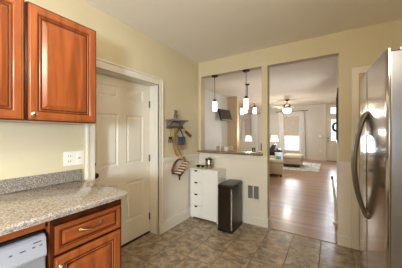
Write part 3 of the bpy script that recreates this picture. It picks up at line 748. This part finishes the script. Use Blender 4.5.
for xa, xb, lb in ((-0.60, 0.92, 'thin dark curtain rod over the window behind the ottoman'), (-3.05, -1.50, 'thin dark curtain rod over the window seen through the bar opening')):
    t = thing('curtain_rod', ((xa + xb) / 2, YF - 0.09, 2.52), lb, 'curtain rod', 'curtain rods')
    MB().tube([(xa, YF - 0.098, 2.525), (xb, YF - 0.098, 2.525)], 0.011, 8).ball((xa, YF - 0.098, 2.525), 0.024, n=8).ball((xb, YF - 0.098, 2.525), 0.024, n=8).build('pole', M['bronze'], t, True)
    for x in (xa + 0.04, xb - 0.04): MB().box(x - 0.01, x + 0.01, YF - 0.11, YF - 0.0005, 2.515, 2.535).build('bracket', M['bronze'], t)

# front door with narrow glass and a transom
d3 = bpy.data.objects.new('door_3', None); col.objects.link(d3); d3.location = (2.165, YF + 0.06, 0); d3['kind'] = 'structure'
b = MB(); gx0, gx1, gz0, gz1 = 1.945, 2.40, 1.0, 2.03
b.box(1.755, gx0, YF + 0.03, YF + 0.075, 0.02, 2.16).box(gx1, 2.575, YF + 0.03, YF + 0.075, 0.02, 2.16).box(gx0, gx1, YF + 0.03, YF + 0.075, 0.02, gz0).box(gx0, gx1, YF + 0.03, YF + 0.075, gz1, 2.16)
b.build('leaf', M['door'], d3)
MB().box(gx0, gx1, YF + 0.05, YF + 0.056, gz0, gz1).build('pane', M['glass'], d3)
MB().box(2.16, 2.185, YF + 0.035, YF + 0.07, gz0, gz1).build('muntin', M['door'], d3)
for z_0, z_1 in ((0.16, 0.52), (0.58, 0.90)):
    MB().loft_panel((1.92, YF + 0.0295, z_0), (1, 0, 0), (0, 0, 1), (0, -1, 0), 0.50, z_1 - z_0, [(0, -0.01), (0, 0.0), (0.02, 0.006), (0.05, 0.0), (0.08, 0.008)]).build('raised_panel', M['door'], d3)
MB().lathe([(0.03, 0), (0.03, -0.01), (0.012, -0.014), (0.012, -0.04), (0.030, -0.055), (0.002, -0.075)], (1.82, YF + 0.03, 0.98), 14, 'Y').build('door_knob', M['bronze'], d3, True)
MB().lathe([(0.03, 0), (0.03, -0.012), (0.002, -0.02)], (1.82, YF + 0.03, 1.12), 14, 'Y').build('deadbolt', M['bronze'], d3, True)
b = MB(); b.box(1.605, 1.75, YF - 0.024, YF + 0.0, 0, 2.76, 0.003).box(2.58, 2.72, YF - 0.024, YF + 0.0, 0, 2.76, 0.003).box(1.605, 2.72, YF - 0.024, YF + 0.0, 2.66, 2.76, 0.003).box(1.73, 2.60, YF, YF + 0.1, 2.16, 2.28)
b.box(1.73, 1.755, YF, YF + 0.1, 0, 2.66).box(2.575, 2.60, YF, YF + 0.1, 0, 2.66)
struct('trim_11', b, M['white'])
w3 = bpy.data.objects.new('window_3', None); col.objects.link(w3); w3.location = (2.165, YF + 0.05, 2.28); w3['kind'] = 'structure'
b = MB(); b.box(1.755, 1.93, YF + 0.03, YF + 0.07, 2.28, 2.66).box(2.40, 2.575, YF + 0.03, YF + 0.07, 2.28, 2.66).box(1.93, 2.40, YF + 0.03, YF + 0.07, 2.28, 2.31).box(1.93, 2.40, YF + 0.03, YF + 0.07, 2.63, 2.66)
b.build('frame', M['white'], w3)
MB().box(1.93, 2.40, YF + 0.048, YF + 0.053, 2.31, 2.63).build('pane', M['glass'], w3)
struct('trim_12', MB().box(1.75, 2.58, YF - 0.05, YF + 0.09, 0.0005, 0.02), M['darkwood'])
# wreath hanging on the front door glass
b = MB()
for i in range(26):
    a = 2 * PI * i / 26
    b.ball((2.17 + 0.15 * math.cos(a), YF - 0.012, 1.66 + 0.20 * math.sin(a)), 0.05 + 0.012 * random.random(), 0.036, 0.05, 8)
tag(b.build('wreath', M['wreath'], smooth=True), 'dark leafy wreath hanging on the glass of the front door', 'wreath')
# small white device with a cord on the far wall
wd = thing('wall_sconce', (1.515, YF - 0.03, 1.15), 'small white plug in wall light with a cord left of the front door', 'wall light')
MB().lathe([(0.045, 0), (0.045, -0.02), (0.03, -0.03), (0.075, -0.05), (0.085, -0.11), (0.06, -0.13), (0.002, -0.135)], (1.515, YF - 0.0005, 1.20), 16, 'Y').build('head', M['plastic'], wd, True)
MB().tube([(1.515, YF - 0.006, 1.16), (1.51, YF - 0.006, 0.8), (1.49, YF - 0.012, 0.50)], 0.006, 6).build('cord', M['plastic'], wd, True)
MB().box(1.455, 1.525, YF - 0.014, YF - 0.0005, 0.42, 0.54, 0.003).build('outlet_plate', M['plastic'], wd)

# ------------------------------------------------------------------ furniture beyond the opening
# wall television on the dining room left wall
tv = thing('television', (-1.6, 4.2, 1.85), 'dark flat television on a bracket on the dining room left wall', 'television')
R3 = Matrix.Translation((-1.36, 3.92, 2.02)) @ Matrix.Rotation(math.radians(-12), 4, 'Z') @ Matrix.Rotation(math.radians(-20), 4, 'Y')
def tvbox(nm, m, *a):
    b = MB().box(*a, 0.004)
    for v in b.bm.verts: v.co = R3 @ v.co
    return b.build(nm, m, tv)
tvbox('case', M['blackplastic'], -0.03, 0.015, -0.34, 0.34, -0.22, 0.22)
tvbox('screen', M['screen'], 0.0152, 0.018, -0.325, 0.325, -0.18, 0.205)
tvbox('lower_bezel', M['nickel'], 0.0155, 0.022, -0.325, 0.325, -0.217, -0.185)
b = MB().tube([(-1.5995, 4.2, 2.0), (-1.33, 4.12, 2.0)], 0.025, 8).box(-1.5995, -1.58, 4.1, 4.3, 1.88, 2.12); b.build('bracket', M['blackplastic'], tv)

# dining table with chairs
tb = thing('dining_table', (-0.17, 2.93, 0), 'dark wood dining table under the chandelier behind the bar', 'table')
MB().box(-0.77, 0.30, 2.25, 3.45, 0.72, 0.76, 0.006).build('top', M['darkwood'], tb)
MB().box(-0.70, 0.23, 2.32, 3.38, 0.63, 0.72).build('apron', M['darkwood'], tb)
for x in (-0.69, 0.16):
    for y in (2.33, 3.31): MB().box(x, x + 0.07, y, y + 0.07, 0, 0.63, 0.005).build('leg', M['darkwood'], tb)
def chair(loc, rz, label):
    t = thing('dining_chair', (0, 0, 0), label, 'chair', 'beige dining chairs')
    MB().box(-0.22, 0.22, -0.22, 0.24, 0.40, 0.49, 0.02).build('seat', M['cream_fab'], t)
    b = MB(); rs = []
    for z, y, w_ in ((0.45, -0.20, 0.22), (0.60, -0.215, 0.22), (0.85, -0.25, 0.225), (1.00, -0.28, 0.22), (1.03, -0.285, 0.20)):
        rs.append([Vector((sx * w_, y + dy, z)) for sx, dy in ((-1, -0.035), (1, -0.035), (1, 0.035), (-1, 0.035))])
    b.rings(rs); b.build('backrest', M['cream_fab'], t, bev=0.012)
    for x in (-0.19, 0.19):
        for y in (-0.19, 0.20): MB().tube([(x, y, 0.40), (x * 1.04, y * 1.06, 0.0)], [0.022, 0.015], 8).build('leg', M['darkwood'], t, True)
    t.location = loc; t.rotation_euler = (0, 0, rz); return t
c0 = chair((-0.30, 1.93, 0), 0.0, 'beige upholstered dining chair left of the small lamp, nearest the bar')
def chair_copy(loc, rz, label):
    c = copy_tree(c0); c.location = loc; c.rotation_euler = (0, 0, rz); c['label'] = label; return c
chair_copy((-0.62, 3.74, 0), PI, 'beige upholstered dining chair at the far end of the table')

# console with lamp
co = thing('console_table', (-0.86, 4.98, 0), 'dark narrow console table carrying the small lamp behind the dining table', 'table')
MB().box(-1.10, -0.62, 4.88, 5.18, 0.75, 0.78, 0.004).build('top', M['darkwood'], co)
for x in (-1.09, -0.67):
    for y in (4.89, 5.13): MB().box(x, x + 0.04, y, y + 0.04, 0, 0.75).build('leg', M['darkwood'], co)
MB().box(-1.08, -0.64, 4.90, 5.16, 0.15, 0.17).build('shelf', M['darkwood'], co)
def table_lamp(x, y, z, s, label, base_m):
    t = thing('table_lamp', (x, y, z), label, 'lamp')
    MB().lathe([(0.075 * s, 0), (0.075 * s, 0.012), (0.03 * s, 0.02), (0.06 * s, 0.07 * s), (0.075 * s, 0.13 * s), (0.04 * s, 0.20 * s), (0.015 * s, 0.23 * s), (0.012 * s, 0.27 * s)], (x, y, z + 0.0005), 18).build('base', base_m, t, True)
    MB().lathe([(0.15 * s, 0.25 * s), (0.10 * s, 0.47 * s), (0.005, 0.472 * s)], (x, y, z), 22).build('shade', M['shade'], t, True)
    return t
table_lamp(-0.86, 5.02, 0.7805, 1.0, 'small table lamp with dark base and white shade seen through the bar opening', M['bronze'])

# sofa
def local(t, name, mb, m, smooth=True): 
    for v in mb.bm.verts: v.co += t.location
    return mb.build(name, m, t, smooth)
so = thing('sofa', (0.715, 3.62, 0), 'beige fabric loveseat with rolled arm at the left of the doorway', 'sofa')
D_, L_ = 0.86, 1.35                                    # depth to -x, length to +y, origin at the near front corner
local(so, 'base', MB().box(-D_ + 0.02, -0.03, 0.04, L_ - 0.04, 0.09, 0.32, 0.02), M['beige'])
for y in (0.0, L_ - 0.2):
    b = MB().box(-D_ + 0.03, -0.01, y + 0.02, y + 0.18, 0.09, 0.45, 0.02)
    b.lathe([(0.075, -D_ + 0.03), (0.09, -D_ + 0.05), (0.09, -0.02), (0.075, 0.0)], (0, y + 0.10, 0.45), 18, 'X')
    local(so, 'arm', b, M['beige'])
local(so, 'backrest', MB().box(-D_, -D_ + 0.24, 0.03, L_ - 0.03, 0.09, 0.70, 0.08, 4), M['beige'])
for k in range(2): local(so, 'seat_cushion', MB().box(-D_ + 0.22, -0.015, 0.205 + k * 0.475, 0.67 + k * 0.475, 0.322, 0.45, 0.035, 3), M['cream_fab'])
for x in (-D_ + 0.05, -0.10):
    for y in (0.05, L_ - 0.11): local(so, 'leg', MB().box(x, x + 0.06, y, y + 0.06, 0, 0.09), M['darkwood'], False)
so.rotation_euler = (0, 0, math.radians(13))
Rz = Matrix.Rotation(math.radians(35), 3, 'Z') @ Matrix.Rotation(math.radians(-14), 3, 'X')
tag(MB().pillow((0.49, 4.07, 0.600), 0.26, 0.27, 0.11, Rz).build('pillow', M['whitefab'], smooth=True), 'white square throw pillow standing on the beige loveseat behind its arm', 'pillow')
Rz2 = Matrix.Rotation(math.radians(20), 3, 'Z') @ Matrix.Rotation(math.radians(-25), 3, 'X')
tag(MB().pillow((0.52, 3.905, 0.545), 0.15, 0.15, 0.08, Rz2).build('pillow', M['teal'], smooth=True), 'small teal throw pillow in front of the white pillow on the loveseat', 'pillow')

# ottoman, rug
ot = thing('ottoman', (0.62, 6.25, 0), 'cream topped beige ottoman standing on the pale rug by the window', 'ottoman')
OX0, OX1, OY0, OY1 = 0.27, 0.97, 5.75, 6.70
MB().box(OX0 + 0.02, OX1 - 0.02, OY0 + 0.02, OY1 - 0.02, 0.13, 0.36, 0.03, 3).build('base', M['beige'], ot, True)
MB().box(OX0, OX1, OY0, OY1, 0.362, 0.48, 0.045, 3).build('cushion', M['cream_fab'], ot, True)
for x in (OX0 + 0.05, OX1 - 0.12):
    for y in (OY0 + 0.05, OY1 - 0.12): MB().box(x, x + 0.07, y, y + 0.07, 0.0165, 0.09).build('leg', M['darkwood'], ot)
MB().box(OX0 + 0.04, OX1 - 0.04, OY0 + 0.04, OY1 - 0.04, 0.085, 0.13).build('skirt', M['darkwood'], ot)
tag(MB().box(0.24, 1.58, 5.15, 7.60, 0.0005, 0.016, 0.004).build('rug', M['rug']), 'pale patterned area rug on the wood floor under the ottoman', 'rug')

# black armchair with gray throw pillow, end table with lamp
ac = thing('armchair', (-0.12, 5.95, 0), 'black armchair half hidden behind the beige loveseat', 'armchair')
local(ac, 'seat', MB().box(-0.30, 0.30, -0.28, 0.28, 0.14, 0.42, 0.04, 3), M['blackfab'])
local(ac, 'backrest', MB().box(-0.42, -0.22, -0.40, 0.40, 0.14, 0.95, 0.06, 3), M['blackfab'])
for y in (-0.40, 0.282): local(ac, 'arm', MB().box(-0.30, 0.30, y, y + 0.118, 0.14, 0.62, 0.04, 3), M['blackfab'])
for x in (-0.36, 0.22):
    for y in (-0.36, 0.31): local(ac, 'leg', MB().box(x, x + 0.05, y, y + 0.05, 0, 0.14), M['darkwood'], False)
Rp = Matrix.Rotation(math.radians(90), 3, 'Z') @ Matrix.Rotation(math.radians(20), 3, 'X')
tag(MB().pillow((-0.17, 5.95, 0.665), 0.46, 0.44, 0.13, Rp).build('pillow', M['grayfab'], smooth=True), 'dark gray throw pillow leaning in the black armchair below the lamp', 'pillow')
et = thing('end_table', (-0.42, 7.45, 0), 'dark end table under the tall shaded lamp by the curtain', 'table')
MB().box(-0.66, -0.16, 7.20, 7.66, 0.58, 0.62, 0.004).build('top', M['darkwood'], et)
for x in (-0.65, -0.22):
    for y in (7.21, 7.60): MB().box(x, x + 0.05, y, y + 0.05, 0, 0.58).build('leg', M['darkwood'], et)
table_lamp(-0.40, 7.42, 0.6205, 1.35, 'table lamp with white drum shade beside the left curtain of the bright window', M['nickel'])

# framed mirror on the dining right wall, stick by the doorway
mi = thing('wall_mirror', (2.02, 0.8, 1.2), 'narrow dark framed mirror on the wall just inside the doorway', 'mirror')
b = MB(); b.box(1.995, 2.0295, 0.40, 0.43, 1.2, 1.95).box(1.995, 2.0295, 1.17, 1.20, 1.2, 1.95).box(1.995, 2.0295, 0.43, 1.17, 1.2, 1.23).box(1.995, 2.0295, 0.43, 1.17, 1.92, 1.95)
b.build('frame', M['bronze'], mi)
MB().box(2.010, 2.0295, 0.43, 1.17, 1.23, 1.92).build('glass', M['mirror'], mi)
ws = thing('floor_stand', (1.955, 0.70, 0), 'slim white pole on a flat foot with black tip just inside the doorway at right', 'stand')
MB().tube([(1.990, 0.70, 0.02), (1.980, 0.70, 0.30), (1.940, 0.72, 0.64)], [0.022, 0.020, 0.016], 10).build('pole', M['plastic'], ws, True)
MB().tube([(1.940, 0.72, 0.641), (1.934, 0.722, 0.685)], [0.015, 0.013], 10).build('tip', M['blackplastic'], ws, True)
MB().box(1.950, 2.024, 0.64, 0.78, 0.0005, 0.020, 0.006).build('foot', M['plastic'], ws)

# little things standing on the bar ledge
tag(MB().lathe([(0.026, 0), (0.030, 0.005), (0.034, 0.06), (0.031, 0.06), (0.026, 0.01)], (0.455, 0.13, 1.0455), 16).build('cup', M['candle'], smooth=True), 'small white cup standing on the granite bar ledge', 'cup')
tag(MB().lathe([(0.012, 0), (0.012, 0.004), (0.007, 0.008), (0.007, 0.075), (0.002, 0.085)], (0.345, 0.14, 1.0455), 12).build('candle', M['candle'], smooth=True), 'slim white candle standing on the granite bar ledge', 'candle')
